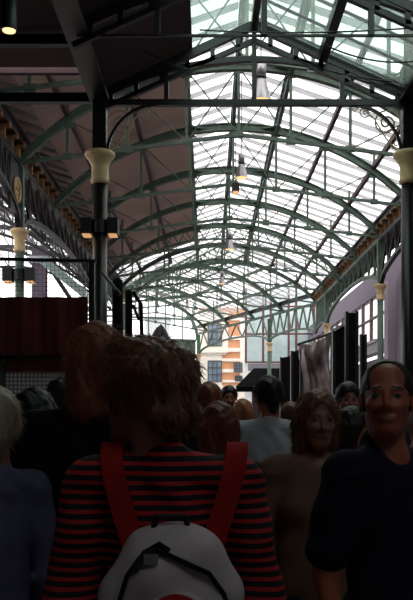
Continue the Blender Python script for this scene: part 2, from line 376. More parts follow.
# ------------------------------------------------------------------ front portal and near nave (x from -1.66 to 3.08)
NX0, NX1 = -1.66, 3.08; NC = .71; NH = 2.37
def zn(off): return EYE+5.95-(5.95-4.86)*abs(off)/NH
def portal(y, label, scrolls, m=IRON_N, tie=.09):
    r = empty('portal_truss', (NC, y, 0), label, 'roof truss', 'straight-raftered trusses over the entrance')
    for s in (-1, 1):
        mb = MB(); mb.bar((0, 0, zn(0)), (s*(NH+.1), 0, zn(NH+.1)), .1, .12); mb.bar((0, 0, zn(0)-.24), (s*(NH+.05), 0, zn(NH)-.24), .08, .07)
        for k in np.linspace(.25, 2.2, 6): mb.bar((s*k, 0, zn(k)), (s*k, 0, zn(k)-.24), .07, .08)
        mb.build('rafter', m, r)
    mb = MB(); mb.bar((-NH, 0, EYE+4.75), (NH, 0, EYE+4.75), tie, tie); mb.build('tie_beam', m, r)
    R_ = 4.9; mb = MB(); pts = [(x, 0, EYE+5.42-(R_-math.sqrt(R_*R_-x*x))) for x in np.linspace(-NH, NH, 25)]; mb.ribbon(pts, .08, .08); mb.build('arch_rib', m, r)
    for k in (-1.35, -.0, 1.35):
        mb = MB(); mb.bar((k, 0, EYE+4.75), (k, 0, zn(k)), .07, .07); mb.build('post', m, r)
    if scrolls:
        for s in (-1, 1):
            cx = s*(NH-.1)
            mb = MB(); pts = [(cx-s*.78*(1-math.cos(a))/1, 0, EYE+4.72-.82*(1-math.sin(a))) for a in np.linspace(0, PI/2, 13)]; mb.ribbon(pts, .06, .04); mb.build('bracket_arch', m, r)
            def spiral(x, z, R0, turns, dr, n_=30):
                return [(x+s*R0*(1-.85*i/n_)*math.cos(dr+turns*2*PI*i/n_), 0, z+R0*(1-.85*i/n_)*math.sin(dr+turns*2*PI*i/n_)) for i in range(n_+1)]
            mb = MB(); sc_ = mat('scroll_cream', (196, 176, 150), .6)
            mb.sweep(spiral(cx-s*.24, EYE+4.44, .22, 1.9, 0), .014, 6); mb.sweep(spiral(cx-s*.24, EYE+4.44, .17, 1.6, PI), .012, 6)
            mb.sweep(spiral(cx-s*.56, EYE+4.6, .1, 1.6, 1), .011, 6); mb.sweep(spiral(cx-s*.08, EYE+4.12, .1, 1.6, 2), .011, 6)
            mb.sweep(spiral(cx-s*.72, EYE+4.65, .05, 1.4, 0), .010, 6); mb.sweep(spiral(cx-s*.0, EYE+3.98, .05, 1.4, 0), .010, 6)
            mb.sweep([(cx-s*.62, 0, EYE+4.68), (cx-s*.42, 0, EYE+4.5), (cx-s*.24, 0, EYE+4.2), (cx-s*.05, 0, EYE+4.0)], .012, 6)
            mb.build('scrollwork', sc_, r)
    return r
portal(12.3, 'dark iron portal truss with scrolled corner brackets, between the two near columns', True)
portal(10.1, 'dark iron truss nearest above the crowd, under the grey-green skylight', False, tie=.03)
portal(7.6, 'dark iron truss overhead, out past the top of the photo', False)
def nslope(name, s, y0, y1, m, o0=0, o1=NH+.1):
    mb = MB(); a = [(NC+s*o0, y0, zn(o0)+.09), (NC+s*o1, y0, zn(o1)+.09), (NC+s*o1, y1, zn(o1)+.09), (NC+s*o0, y1, zn(o0)+.09)]
    mb.add(a+[(x, y, z+.03) for x, y, z in a], [(0,1,2,3),(7,6,5,4),(0,4,5,1),(1,5,6,2),(2,6,7,3),(3,7,4,0)]); struct(name, mb, m)
nslope('ceiling_entrance_skylight', 1, 4.6, 12.6, GLASS2)
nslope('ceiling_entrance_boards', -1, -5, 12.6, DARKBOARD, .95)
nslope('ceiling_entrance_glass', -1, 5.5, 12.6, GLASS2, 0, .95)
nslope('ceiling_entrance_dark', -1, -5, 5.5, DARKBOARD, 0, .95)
nslope('ceiling_near_blocker', 1, -.2, 4.6, DARKBOARD)  # unseen slope, closed over here to keep the crowd dark
nslope('ceiling_back_fill_opening', 1, -3.2, -.2, GLASS2)  # unseen opening added to light the crowd's backs from above
nslope('ceiling_back_blocker', 1, -5, -3.2, DARKBOARD)  # rest of the unseen slope, closed against light on the crowd
mb = MB()
for y in np.arange(6.6, 12.5, .62): mb.bar((NC, y, zn(0)+.06), (NC+NH, y, zn(NH)+.06), .03, .04)
struct('trim_8', mb, BAR)
mb = MB(); mb.bar((NC+1.05, 6, zn(1.05)-.02), (NC+1.05, 12.3, zn(1.05)-.02), .13, .16); tag(mb.build('purlin', IRON_N), 'dark purlin under the grey-green skylight, upper right', 'purlin', 'roof purlins')
mb = MB(); mb.bar((NC, 3, zn(0)-.02), (NC, 12.3, zn(0)-.02), .1, .16); tag(mb.build('ridge_beam', IRON_N), 'dark ridge beam over the entrance bay, top of photo', 'beam')
for x, l in ((NX0, 'heavy dark beam running overhead from the near left column towards the viewer'), (NX1, 'heavy dark beam running overhead from the near right column towards the viewer')):
    r = empty('arcade_beam', (x, -4, 0), l, 'beam', 'heavy beams over the entrance bay')
    mb = MB(); mb.bar((0, 0, EYE+5.05), (0, 16.3, EYE+5.05), .16, .5); mb.build('web_plate', IRON_N, r)
    mb = MB(); mb.bar((0, 0, EYE+4.78), (0, 16.3, EYE+4.78), .3, .05); mb.build('bottom_flange', IRON_N, r)
    mb = MB()
    for k in range(16): mb.lathe([(.03, 0), (.03, .02), (.012, .035)], (.11, .5+k, EYE+4.805), 8); mb.lathe([(.03, 0), (.03, .02), (.012, .035)], (-.11, .5+k, EYE+4.805), 8)
    mb.build('rivets', IRON_N, r)
# low dark ceilings either side of the entrance bay
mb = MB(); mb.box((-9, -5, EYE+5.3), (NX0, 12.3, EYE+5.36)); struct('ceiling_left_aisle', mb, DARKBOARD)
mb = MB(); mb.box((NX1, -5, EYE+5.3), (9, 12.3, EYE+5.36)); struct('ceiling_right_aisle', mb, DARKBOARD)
for y, l in ((12.3, 'long dark tie beam running left from the near left column'), (11.1, 'second dark ceiling beam at upper left'), (9.6, 'third dark ceiling beam at upper left')):
    mb = MB(); mb.bar((-9, y, EYE+4.82 if y > 12 else EYE+5.15), (NX0-.1, y, EYE+4.82 if y > 12 else EYE+5.15), .12, .14); tag(mb.build('ceiling_beam', IRON_N), l, 'beam', 'dark ceiling beams at upper left')
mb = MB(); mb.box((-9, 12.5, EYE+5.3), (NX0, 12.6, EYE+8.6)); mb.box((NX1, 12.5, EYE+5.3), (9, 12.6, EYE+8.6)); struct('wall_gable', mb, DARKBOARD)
mb = MB(); mb.box((NX0, 12.65, EYE+6.05), (NX1, 12.66, EYE+7.6)); struct('window_1', mb, GLASS)
mb = MB(); mb.box((-4.9, -5, 0), (-4.8, 11, 7)); struct('wall_left_blocker', mb, WALLP)  # unseen wall added to stop side light reaching the crowd
mb = MB(); mb.box((-9, -5.1, 0), (-.6, -5, 7)); mb.box((1.2, -5.1, 0), (9, -5, 7)); mb.box((-.6, -5.1, 0), (1.2, -5, 7)); struct('wall_back_blocker', mb, WALLP)  # unseen wall behind the camera, opening filled in to cut its light
mb = MB(); mb.box((4.6, -5, 0), (4.7, 12.6, 7)); struct('wall_right', mb, WALLP)

# ------------------------------------------------------------------ building along the right side
X2 = 7.6
mb = MB(); mb.box((X2, 12.6, 0), (X2+.3, 62, EYE+2.4)); mb.box((X2, 12.6, EYE+2.4), (X2+.3, 33.5, EYE+6.4)); mb.box((X2, 33.5, EYE+5.3), (X2+.3, 62, EYE+6.4)); mb.box((4.6, 12.5, 0), (X2+.2, 12.6, EYE+6)); struct('wall_right_far', mb, WALLP)
for i, (y, l) in enumerate(((31.2, 'left-hand'), (33.2, 'right-hand'))):
    pass
for y, l in ((30.3, 'nearer purple-grey pilaster beyond the right-hand green column'), (32.6, 'pale strip pilaster beyond the right-hand green column'), (22, 'purple-grey pilaster hidden past the right edge column')):
    mb = MB(); mb.box((X2-.35, y-.35, 0), (X2, y+.35, EYE+5.3)); mb.box((X2-.42, y-.42, 0), (X2, y+.42, .5)); tag(mb.build('pilaster', mat('pale_render', (150, 142, 150), .9, var=.15, scale=12) if 'strip' in l else WALLP), l, 'pilaster', 'pilasters on the right wall')
mb = MB(); mb.box((X2-.45, 33.6, EYE+2.55), (X2+.05, 62, EYE+2.95)); mb.box((X2-.6, 33.6, EYE+2.95), (X2+.05, 62, EYE+3.08)); tag(mb.build('ledge', mat('pale_ledge', (170, 166, 172), .8, var=.1)), 'pale stone ledge under the upper windows of the right building', 'ledge')
r = empty('window_band', (X2+.1, 33.6, 0), 'band of upper windows with dark red mullions along the right building', 'window')
mb = MB(); mb.box((0, 0, EYE+3.05), (.03, 28, EYE+5.3)); mb.build('glass', GLASS3, r)
RED = mat('dark_red_frame', (92, 52, 56), .6)
for k in range(15):
    mb = MB(); mb.box((-.09, k*2-.12, EYE+3.05), (.05, k*2+.12, EYE+5.3)); mb.build('mullion', RED, r)
mb = MB(); mb.box((-.09, 0, EYE+4.3), (.05, 28, EYE+4.38)); mb.build('transom', RED, r)

# glass fronted shop at the bend
r = empty('glass_front', (0, 58, 0), 'tall glass shop front with dark red mullions above a dark awning', 'building')
mb = MB(); mb.box((2.75, .1, EYE+3.6), (9.5, .14, EYE+9)); mb.build('glass', GLASS3, r)
for k, x in enumerate((2.75, 4.0, 4.55, 5.85, 6.4, 7.7, 8.2, 9.4)):
    mb = MB(); mb.box((x-.08, -.02, EYE+3.6), (x+.08, .1, EYE+9)); mb.build('mullion', RED, r)
mb = MB()
for z in (3.55, 5.6, 7.6): mb.box((2.7, 0, EYE+z), (9.5, .1, EYE+z+.12))
mb.build('transom', RED, r)
mb = MB(); mb.box((2.9, -.4, EYE+3.0), (9.5, .3, EYE+3.5)); mb.build('fascia', mat('grey_fascia', (120, 116, 124), .7), r)
mb = MB(); mb.box((2.8, 3, 0), (9.5, 3.2, EYE+9)); mb.build('inner_wall', mat('pale_interior', (236, 240, 236), .9, var=.25, scale=1.5), r)
mb = MB(); mb.box((3.2, .3, 0), (9.5, .5, EYE+3)); mb.build('lower_wall', mat('dark_shopfront', (40, 36, 40), .8), r)
r = empty('awning', (3.2, 54, 0), 'dark sloping awning below the glass shop front', 'awning')
mb = MB(); z0, z1 = EYE+1.7, EYE+3.1
mb.add([(-1.35, -.2, z0), (6, -.2, z0), (6, 2.6, z1), (.05, 2.6, z1), (-1.35, -.2, z0-.05), (6, -.2, z0-.05), (6, 2.6, z1-.05), (.05, 2.6, z1-.05)], [(0,1,2,3),(7,6,5,4),(0,4,5,1),(1,5,6,2),(2,6,7,3),(3,7,4,0)])
mb.build('canvas', mat('dark_canvas', (6, 6, 9), 1.0, spec=.05), r)
mb = MB(); mb.box((-1.3, -.2, z0-.35), (6, -.17, z0-.05)); mb.build('valance', MATS['dark_canvas'], r)

# stone and brick building across the street
BY = 66
r = empty('corner_building', (0, BY, 0), 'pale stone and orange brick building at the far end', 'building')
def bx(px0, py0, px1, py1, d0=0, d1=.2, y=BY):
    a = P(px0, py1, y); b = P(px1, py0, y); return (a.x, d0, a.z), (b.x, d1, b.z)
mb = MB(); mb.box((-.75, 0, 0), (3.6, 4, EYE+8.6)); mb.build('wall', BRICK, r)
mb = MB(); mb.box(*bx(199, 312, 222, 420, -.12, 0)); mb.box(*bx(222, 312, 228, 352, -.1, 0))
for y0, y1 in ((336, 340), (348, 352), (358.5, 361.5), (369, 372.5), (380, 382.5), (386, 420), (318, 320.5)): mb.box(*bx(222, y0, 252, y1, -.14, 0))
mb.box(*bx(198, 349, 228, 353, -.45, 0)); mb.box(*bx(204, 352, 226, 355, -.25, 0)); mb.box(*bx(240, 320, 252, 420, -.13, 0))
mb.build('stone_dressing', STONE, r)
for (a, b, c, d) in ((208, 361, 221.5, 381.5), (234, 363, 242, 372), (208, 325, 221.5, 346), (228, 388, 233, 398), (235, 376, 242, 381)):
    p0, p1 = bx(a, b, c, d, -.16, -.13); mb = MB(); mb.box(p0, p1); wn = mb.build('window', mat('blue_grey_pane', (112, 128, 140), .25, var=.2, scale=1), r)
    mb = MB(); x0, _, z0 = p0; x1, _, z1 = p1
    for k in range(4): x = x0+(x1-x0)*k/3; mb.box((x-.03, -.22, z0), (x+.03, -.16, z1))
    for k in range(4): z = z0+(z1-z0)*k/3; mb.box((x0, -.22, z-.03), (x1, -.16, z+.03))
    mb.build('window_frame', mat('dark_frame', (60, 66, 70), .6), wn)
# buildings behind the end screen
for a, b, y, hgt, l in ((-16, -7.5, 75, 9.5, 'low grey rooftop block seen faintly through the end screen, left'), (-6.3, -3.9, 80, 10.8, 'narrow grey tower seen faintly through the end screen')):
    rr = empty('distant_building', ((a+b)/2, y, 0), l, 'building', 'buildings beyond the end screen'); w2 = (b-a)/2
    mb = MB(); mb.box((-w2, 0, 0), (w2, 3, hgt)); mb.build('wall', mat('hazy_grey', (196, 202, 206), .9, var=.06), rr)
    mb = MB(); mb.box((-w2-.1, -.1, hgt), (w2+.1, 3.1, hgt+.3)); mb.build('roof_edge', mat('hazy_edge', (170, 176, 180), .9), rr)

# ------------------------------------------------------------------ left side: second hall seen between the columns
H3 = Hall((XL-.2-4.72, 0), 0)
slope('ceiling_second_hall_right', H3, 1, 14, 44, GLASS)
slope('ceiling_second_hall_left', H3, -1, 14, 44, GLASS, bars=False)
for o_, l in ((1.2, 'upper'), (2.4, 'middle'), (3.7, 'lowest')):
    mb = MB(); mb.bar(H3.p(o_, zarch(o_)+.14, 14), H3.p(o_, zarch(o_)+.14, 44), .14, .16); tag(mb.build('purlin', IRON_N), l+' dark purlin of the neighbouring hall at left', 'purlin', 'roof purlins')
for t, l in ((18, 'nearest'), (21.5, 'second'), (25, 'third'), (28.5, 'fourth'), (32, 'fifth'), (36, 'farthest')):
    r = empty('roof_truss', H3.p(0, 0, t), 'dark iron truss of the neighbouring hall behind the left columns, %s' % l, 'roof truss', 'trusses of the neighbouring hall')
    mb = MB(); mb.ribbon([(x, 0, zarch(x)) for x in np.linspace(-4.6, 4.6, 31)], .1, .18); mb.build('arch_rib', IRON_N, r)
    mb = MB(); mb.ribbon([(x, 0, zarch(x)-.9) for x in np.linspace(-4.6, 4.6, 31)], .08, .1); mb.build('lower_rib', IRON_N, r)
    mb = MB(); xs = np.linspace(-4.6, 4.6, 17)
    for a, b in zip(xs, xs[1:]): mb.bar((a, 0, zarch(a)), (b, 0, zarch(b)-.9), .04, .05, up=(0,1,0)); mb.bar((b, 0, zarch(b)), (b, 0, zarch(b)-.9), .04, .05, up=(0,1,0))
    mb.build('lattice_web', IRON_N, r)
mb = MB(); mb.box((-14.5, 12.6, 0), (-14.2, 50, EYE+2.4)); mb.box((-9, 12.6, 0), (-8.8, 14, 7)); struct('wall_left_far', mb, WALLP)
r = empty('grey_pillar', (-6.1, 29, 0), 'purple-grey square pillar with pale capital behind the left columns', 'column')
mb = MB(); mb.box((-.24, -.24, 0), (.24, .24, EYE+6)); mb.build('shaft', WALLP, r)
mb = MB(); mb.box((-.34, -.34, EYE+5.35), (.34, .34, EYE+5.6)); mb.build('capital', mat('pale_cap', (190, 196, 206), .8), r)
r = empty('raking_girder', (0, 24, 0), 'pale riveted girder sloping down behind the netted rail', 'girder')
a = P(41, 262, 24); b = P(86, 298, 24); mb = MB(); mb.bar((a.x, 0, a.z), (b.x, 0, b.z), .1, .22, up=(0,1,0)); mb.bar((a.x, -.02, a.z+.12), (b.x, -.02, b.z+.12), .2, .03, up=(0,1,0)); mb.build('flange', mat('pale_green_iron', (166, 186, 180), .6, var=.12), r)
a = P(50, 268, 24.3); b = P(75, 299, 24.3); mb = MB(); mb.bar((a.x, .3, a.z), (b.x, .3, b.z-.2), .1, .4, up=(0,1,0)); mb.bar((b.x, .1, b.z), (b.x, .1, 0), .12, .12); mb.build('brace', IRON_N, r)

# ------------------------------------------------------------------ lamps
def pendant(px, pyb, D, wpx, label, cable=True):
    c = P(px, pyb, D); R_ = wpx/2*D/F; r = empty('pendant_lamp', c, label, 'lamp', 'bell-shaped pendant lamps')
    mb = MB(); mb.lathe([(R_, 0), (R_*.96, R_*.22), (R_*.84, R_*.7), (R_*.66, R_*1.3), (R_*.56, R_*1.8), (R_*.52, R_*2.0), (R_*.48, R_*2.0), (R_*.6, R_*1.3), (R_*.8, R_*.7), (R_*.92, R_*.2), (R_*.97, 0)], n=32, cap=False); mb.build('lamp_shade', STEEL, r, True)
    mb = MB(); mb.lathe([(R_*.52, R_*2.1), (R_*.52, R_*2.35), (R_*.42, R_*2.4)], n=24); mb.build('collar', IRON_N, r, True)
    mb = MB(); mb.lathe([(R_*.5, R_*2.4), (R_*.5, R_*3.5), (R_*.38, R_*3.65)], n=24); mb.build('lamp_housing', STEEL, r, True)
    mb = MB(); mb.lathe([(0.002, R_*-.02), (R_*.6, R_*0), (R_*.93, R_*.05), (R_*.6, R_*.2), (.002, R_*.25)], n=24, cap=False); mb.build('lit_lens', GLOW, r, True)
    top = (zroof(c.x-XC) if D < 39 else EYE+7.3); mb = MB(); mb.rod((0, 0, R_*3.6), (0, 0, top-c.z), .012, n=6); mb.build('stem', BLACKM, r)
pendant(261, 101, 13.3, 21, 'largest silver bell lamp, nearest, glowing warm under the portal')
pendant(241.5, 178, 19.2, 13, 'silver bell lamp, second from the front')
pendant(229.5, 249.5, 28, 9.5, 'small silver bell lamp, third from the front')
pendant(222, 284, 35.4, 7, 'tiny bell lamp, fourth from the front')
pendant(187, 309, 45, 5.5, 'farthest tiny bell lamp, left of the others past the bend')
c = P(235.5, 192, 19.6); r = empty('speaker_box', c, 'small dark box hanging just under the second bell lamp', 'speaker')
mb = MB(); mb.box((-.09, -.08, 0), (.09, .08, .2)); mb.build('case', BLACKM, r)
mb = MB(); mb.box((-.06, -.085, -.05), (.06, .06, .0)); mb.build('lit_face', GLOWD, r)
mb = MB(); mb.rod((0, 0, .2), (0, 0, zroof(c.x-XC)-c.z), .01, n=6); mb.build('stem', BLACKM, r)
c = P(9, 31, 8.5); r = empty('spot_lamp', c, 'dark cylinder lamp with a glowing disc at the top left corner', 'lamp')
mb = MB(); mb.lathe([(.075, .01), (.08, 0), (.085, .02), (.085, .42), (.06, .46)], n=28); mb.build('housing', mat('blue_black_metal', (40, 40, 56), .35), r, True)
mb = MB(); mb.lathe([(.001, -.004), (.068, -.002), (.068, .01)], n=28); mb.build('lit_lens', mat('bright_lamp_glow', (255, 225, 165), .5, emit=(255, 225, 160), estr=1.5), r)
mb = MB(); mb.rod((0, 0, .46), (0, 0, EYE+5.3-c.z), .015, n=6); mb.build('stem', BLACKM, r)
def floods(x, y, py, D, label, s=1):
    z = EYE+(VPY-py)*D/F
    r = empty('floodlight_pair', (x, y, z), label, 'floodlight', 'pairs of floodlights on columns')
    mb = MB(); mb.lathe([(.125*s, -.1*s), (.125*s, .1*s)], n=20); mb.build('clamp', BLACKM, r)
    for q in (-1, 1):
        mb = MB(); mb.box((q*.2*s-.085*s, -.12*s, -.12*s), (q*.2*s+.085*s, .12*s, .12*s)); o = mb.build('lamp_housing', BLACKM, r)
        mb = MB(); mb.box((q*.2*s-.06*s, -.1*s, -.145*s), (q*.2*s+.06*s, .1*s, -.12*s)); mb.build('lit_lens', GLOWD, o)
        mb = MB(); mb.rod((q*.1*s, 0, 0), (q*.14*s, 0, 0), .03*s); mb.build('yoke', BLACKM, r)
floods(-1.66, 12.3, 227, 12.3, 'pair of small floodlights clamped to the near left column')
floods(XL, 17.2, 275, 17.2, 'pair of small floodlights on the column behind the red sheet', 1.2)

# cables across the entrance bay
for i, (a, b, sag, l) in enumerate(((P(200, 30, 11.6), P(413, 28, 10.6), .05, 'upper thin cable strung under the skylight'), (P(325, 45, 11), Vector((NX1-.06, 11, EYE+4.85)), .12, 'short sagging cable pair under the skylight'),
                                    (P(110, 30, 11.5), P(190, 70, 12), .06, 'thin cable under the dark boards at upper left'), (P(295, 60, 12.0), P(400, 82, 12.2), .06, 'lowest thin cable along the skylight edge'))):
    mb = MB(); mb.sweep([a.lerp(b, k/12)-Vector((0,0,sag*4*(k/12)*(1-k/12))) for k in range(13)], .012, 5); tag(mb.build('cable', BLACKM), l, 'cable', 'cables under the roof')

# ------------------------------------------------------------------ stall at left
SD = 9.0
r = empty('stall_sheet', (0, SD, 0), 'dark red stall sheet behind netting, left of the near column', 'stall sheet')
a = P(-60, 372, SD); b = P(88, 297, SD)
mb = MB(); n_ = 40
vs = []; fs = []
for j in range(9):
    for i in range(n_+1):
        x = a.x+(b.x-a.x)*i/n_; z = a.z+(b.z-a.z)*j/8; vs.append((x, .02*math.sin(i*.7+j*.3)+.015*math.sin(i*1.9), z))
k = len(vs); vs += [(x, y+.01, z) for x, y, z in vs]
for j in range(8):
    for i in range(n_):
        q = j*(n_+1)+i; fs.append((q, q+1, q+n_+2, q+n_+1)); fs.append((q+k, q+k+n_+1, q+k+n_+2, q+k+1))
mb.add(vs, fs); mb.build('sheet', mat('dark_red_tarp', (124, 44, 42), .8, var=.12, scale=3), r, True)
mb = MB(); a2 = P(-60, 396, SD); b2 = P(70, 369, SD); mb.box((a2.x, .03, a2.z-.7), (b2.x, .05, b2.z)); mb.build('checked_cloth', stripes('pale_check', (190, 180, 190), (250, 246, 250), 0, .045, .3, c3=(180, 170, 180), axis2=2), r)
mb = MB(); a3 = P(-60, 359.5, SD); b3 = P(88, 355.5, SD); mb.box((a3.x, -.06, a3.z), (b3.x, -.02, b3.z)); mb.build('crossbar', BLACKM, r)
for px in (2, 92):
    q = P(px, 300, SD); mb = MB(); mb.box((q.x-.03, -.05, 0), (q.x+.03, .05, q.z+(.45 if px > 50 else -.6))); mb.build('post', mat('grey_post', (96, 90, 92), .7) if px < 50 else BLACKM, r)
mb = MB(); q0 = P(-60, 255, SD); q1 = P(96, 263, SD); mb.bar((q0.x, 0, q0.z-.03), (q1.x, 0, q1.z+.02), .035, .035); mb.build('top_rail', BLACKM, r)
mb = MB()
for px in np.arange(-60, 95, 4.1): q = P(px, 259, SD-.1); mb.bar((q.x, -.1, q.z), (q.x, -.1, 1.75), .004, .004)
for py in np.arange(262, 395, 4.1): q = P(-60, py, SD-.1); q2 = P(93, py, SD-.1); mb.bar((q.x, -.1, q.z), (q2.x, -.1, q.z), .004, .004)
mb.build('netting', BLACKM, r)
# furled dark stall frames right of the column
DK = mat('dark_painted_timber', (15, 10, 14), .8, var=.2, spec=.15)
def post(px0, px1, pyt, D, label, round_=True):
    a = P(px0, pyt, D); b = P(px1, pyt, D); r_ = (b.x-a.x)/2
    rr = empty('stall_post', ((a.x+b.x)/2, D, 0), label, 'stall post', 'dark stall posts right of the near column')
    mb = MB(); mb.lathe([(r_, 0), (r_, a.z-r_*1.2), (r_*.85, a.z-r_*.5), (r_*.5, a.z-.02), (.002, a.z)], n=20); mb.build('canvas', DK, rr, True)
    mb = MB(); mb.lathe([(r_*1.08, a.z*.8), (r_*1.08, a.z*.8+.04)], n=20); mb.build('tie_strap', BLACKM, rr)
post(112, 123, 277, 10.5, 'tall dark furled canopy with a rounded top, nearest the column')
post(125, 132.5, 289, 11, 'thinner dark furled canopy, right of the tall one')
rr = empty('bent_frame', (0, 11.2, 0), 'dark bent frame post at the right of the furled canopies', 'stall frame')
mb = MB(); q = [P(x, y, 11.2) for x, y in ((133, 292), (141, 304), (142, 345))]; q.append(Vector((q[-1].x, 11.2, 0))); mb.ribbon([(v.x, 0, v.z) for v in q], .08, .05)
mb.build('upright', DK, rr)
mb = MB(); q = [P(x, y, 11.2) for x, y in ((133, 305), (139, 320))]; mb.bar((q[0].x, 0, q[0].z), (q[1].x, 0, q[1].z), .04, .04, up=(0,1,0)); mb.build('brace', DK, rr)
rr = empty('grey_handle', (0, 10.4, 0), 'short grey tube poking from the near column towards the furled canopy', 'tube')
a = P(102, 272, 10.4); b = P(117, 291, 10.4); mb = MB(); mb.rod((a.x, 0, a.z), (b.x, 0, b.z), .022, n=12); mb.build('tube', mat('grey_tube', (96, 92, 98), .4), rr); mb = MB(); mb.rod((b.x-.01, 0, b.z+.015), (b.x+.04, 0, b.z-.05), .03, n=12); mb.build('end_cap', BLACKM, rr)
# draped dark stall beyond the crowd
from mathutils import noise as NZ
def drape(name, prof, D, depth, m, label, cat, seed=0):
    """cloth hung over a frame: silhouette heights along x, rounded over in depth, with folds"""
    xs = np.linspace(prof[0][0], prof[-1][0], 60); hs = np.interp(xs, [p[0] for p in prof], [p[1] for p in prof]); mb = MB(); vs = []; fs = []
    nv = 20
    for i, (x, py) in enumerate(zip(xs, hs)):
        q = P(x, py, D)
        for j in range(nv+1):
            a = j/nv*PI; yy = -math.cos(a)*depth/2; hh = q.z*(min(1, (math.sin(a)*1.4)**.5) if 0 < j < nv else 0)
            nn = NZ.noise(Vector((x*.15+seed, j*.4, 0)))
            vs.append((q.x+nn*.06, yy+.12*nn, hh+.05*NZ.noise(Vector((x*.3, j*.7, seed))) if 0 < j < nv else 0))
    for i in range(59):
        for j in range(nv): k = i*(nv+1)+j; fs.append((k, k+1, k+nv+2, k+nv+1))
    fs.append(tuple(range(nv+1))); fs.append(tuple(59*(nv+1)+j for j in range(nv, -1, -1)))
    mb.add(vs, fs); o = mb.build(name, m, None, True); o.location = (0, D, 0); tag(o, label, cat); return o
drape('covered_stall', [(150, 352), (154, 338), (158, 331), (164, 327), (167, 336), (172, 345), (180, 350), (190, 358), (198, 372), (204, 395)], 20, 2.0, mat('dark_tarpaulin', (46, 40, 40), .8, var=.4, scale=5), 'peaked stall under a crumpled dark tarpaulin, behind the foremost heads', 'covered stall')
# ------------------------------------------------------------------ stalls at right
r = empty('plastic_sheet', (0, 20, 0), 'crumpled translucent plastic sheet hanging between the right-hand stalls', 'plastic sheet')
a = P(301, 398, 20); b = P(331, 344, 20); mb = MB(); vs = []; fs = []; nx, nz_ = 60, 50
for j in range(nz_+1):
    for i in range(nx+1):
        u = i/nx; v = j/nz_; x = a.x+(b.x-a.x)*u; z = a.z+(b.z+.28*u-.1*math.sin(u*PI)-a.z)*v
        y = .09*math.sin(u*18+3*v)+.07*math.sin(u*7-5*v)+.16*NZ.noise(Vector((u*3, v*3, 1)))+.05*NZ.noise(Vector((u*9, v*7, 5)))
        vs.append((x+.05*math.sin(v*5+u*2), y, z))
k0 = len(vs); vs += [(x, y+.01, z) for x, y, z in vs]
for j in range(nz_):
    for i in range(nx): q = j*(nx+1)+i; fs.append((q, q+1, q+nx+2, q+nx+1)); fs.append((q+k0, q+k0+nx+1, q+k0+nx+2, q+k0+1))
mb.add(vs, fs); mb.build('sheet', mat('crumpled_plastic', (130, 118, 116), .25, var=.5, scale=2.5), r, True)
mb = MB(); mb.rod((a.x-.1, 0, b.z-.02), (b.x+.15, 0, b.z+.32), .03); mb.build('rail', BLACKM, r)
mb = MB(); mb.box((a.x-.02, .05, 0), (a.x+.05, .12, b.z)); mb.box((b.x, .05, 0), (b.x+.08, .12, b.z+.3)); mb.build('upright', BLACKM, r)
def screen(px0, px1, pyt0, pyt1, D, label, edge=False):
    r = empty('stall_screen', (0, D, 0), label, 'stall screen', 'tall dark stall screens at right')
    a = P(px0, pyt0, D); b = P(px1, pyt1, D)
    mb = MB(); th = .12; mb.add([(a.x, 0, 0), (b.x, 0, 0), (b.x, th, 0), (a.x, th, 0), (a.x, 0, a.z), (b.x, 0, b.z), (b.x, th, b.z), (a.x, th, a.z)], [(0,3,2,1),(4,5,6,7),(0,1,5,4),(1,2,6,5),(2,3,7,6),(3,0,4,7)]); mb.build('panel', DK, r)
    mb = MB()
    for x in (a.x, b.x): mb.box((x-.03, -.03, 0), (x+.03, th+.03, (a.z if x == a.x else b.z)+.03))
    mb.build('frame', BLACKM, r)
    if edge: mb = MB(); mb.bar((a.x-.04, -.04, a.z+.03), (b.x+.04, -.04, b.z+.03), .05, .07, up=(0,1,0)); mb.build('top_edge', mat('pale_edge', (150, 146, 148), .6), r)
screen(292, 301, 352, 349, 21, 'low dark lattice screen left of the plastic sheet')
screen(334, 345.5, 332, 324, 17, 'dark screen with pale sloping top edge, right of the plastic sheet', True)
screen(347, 357, 313, 313, 16.5, 'tallest black stall screen, behind the balding man')
screen(281, 291, 358, 356, 26, 'farthest dark stall screen behind the man in grey')
screen(361, 366, 335, 335, 26, 'narrow dark board behind the balding man')

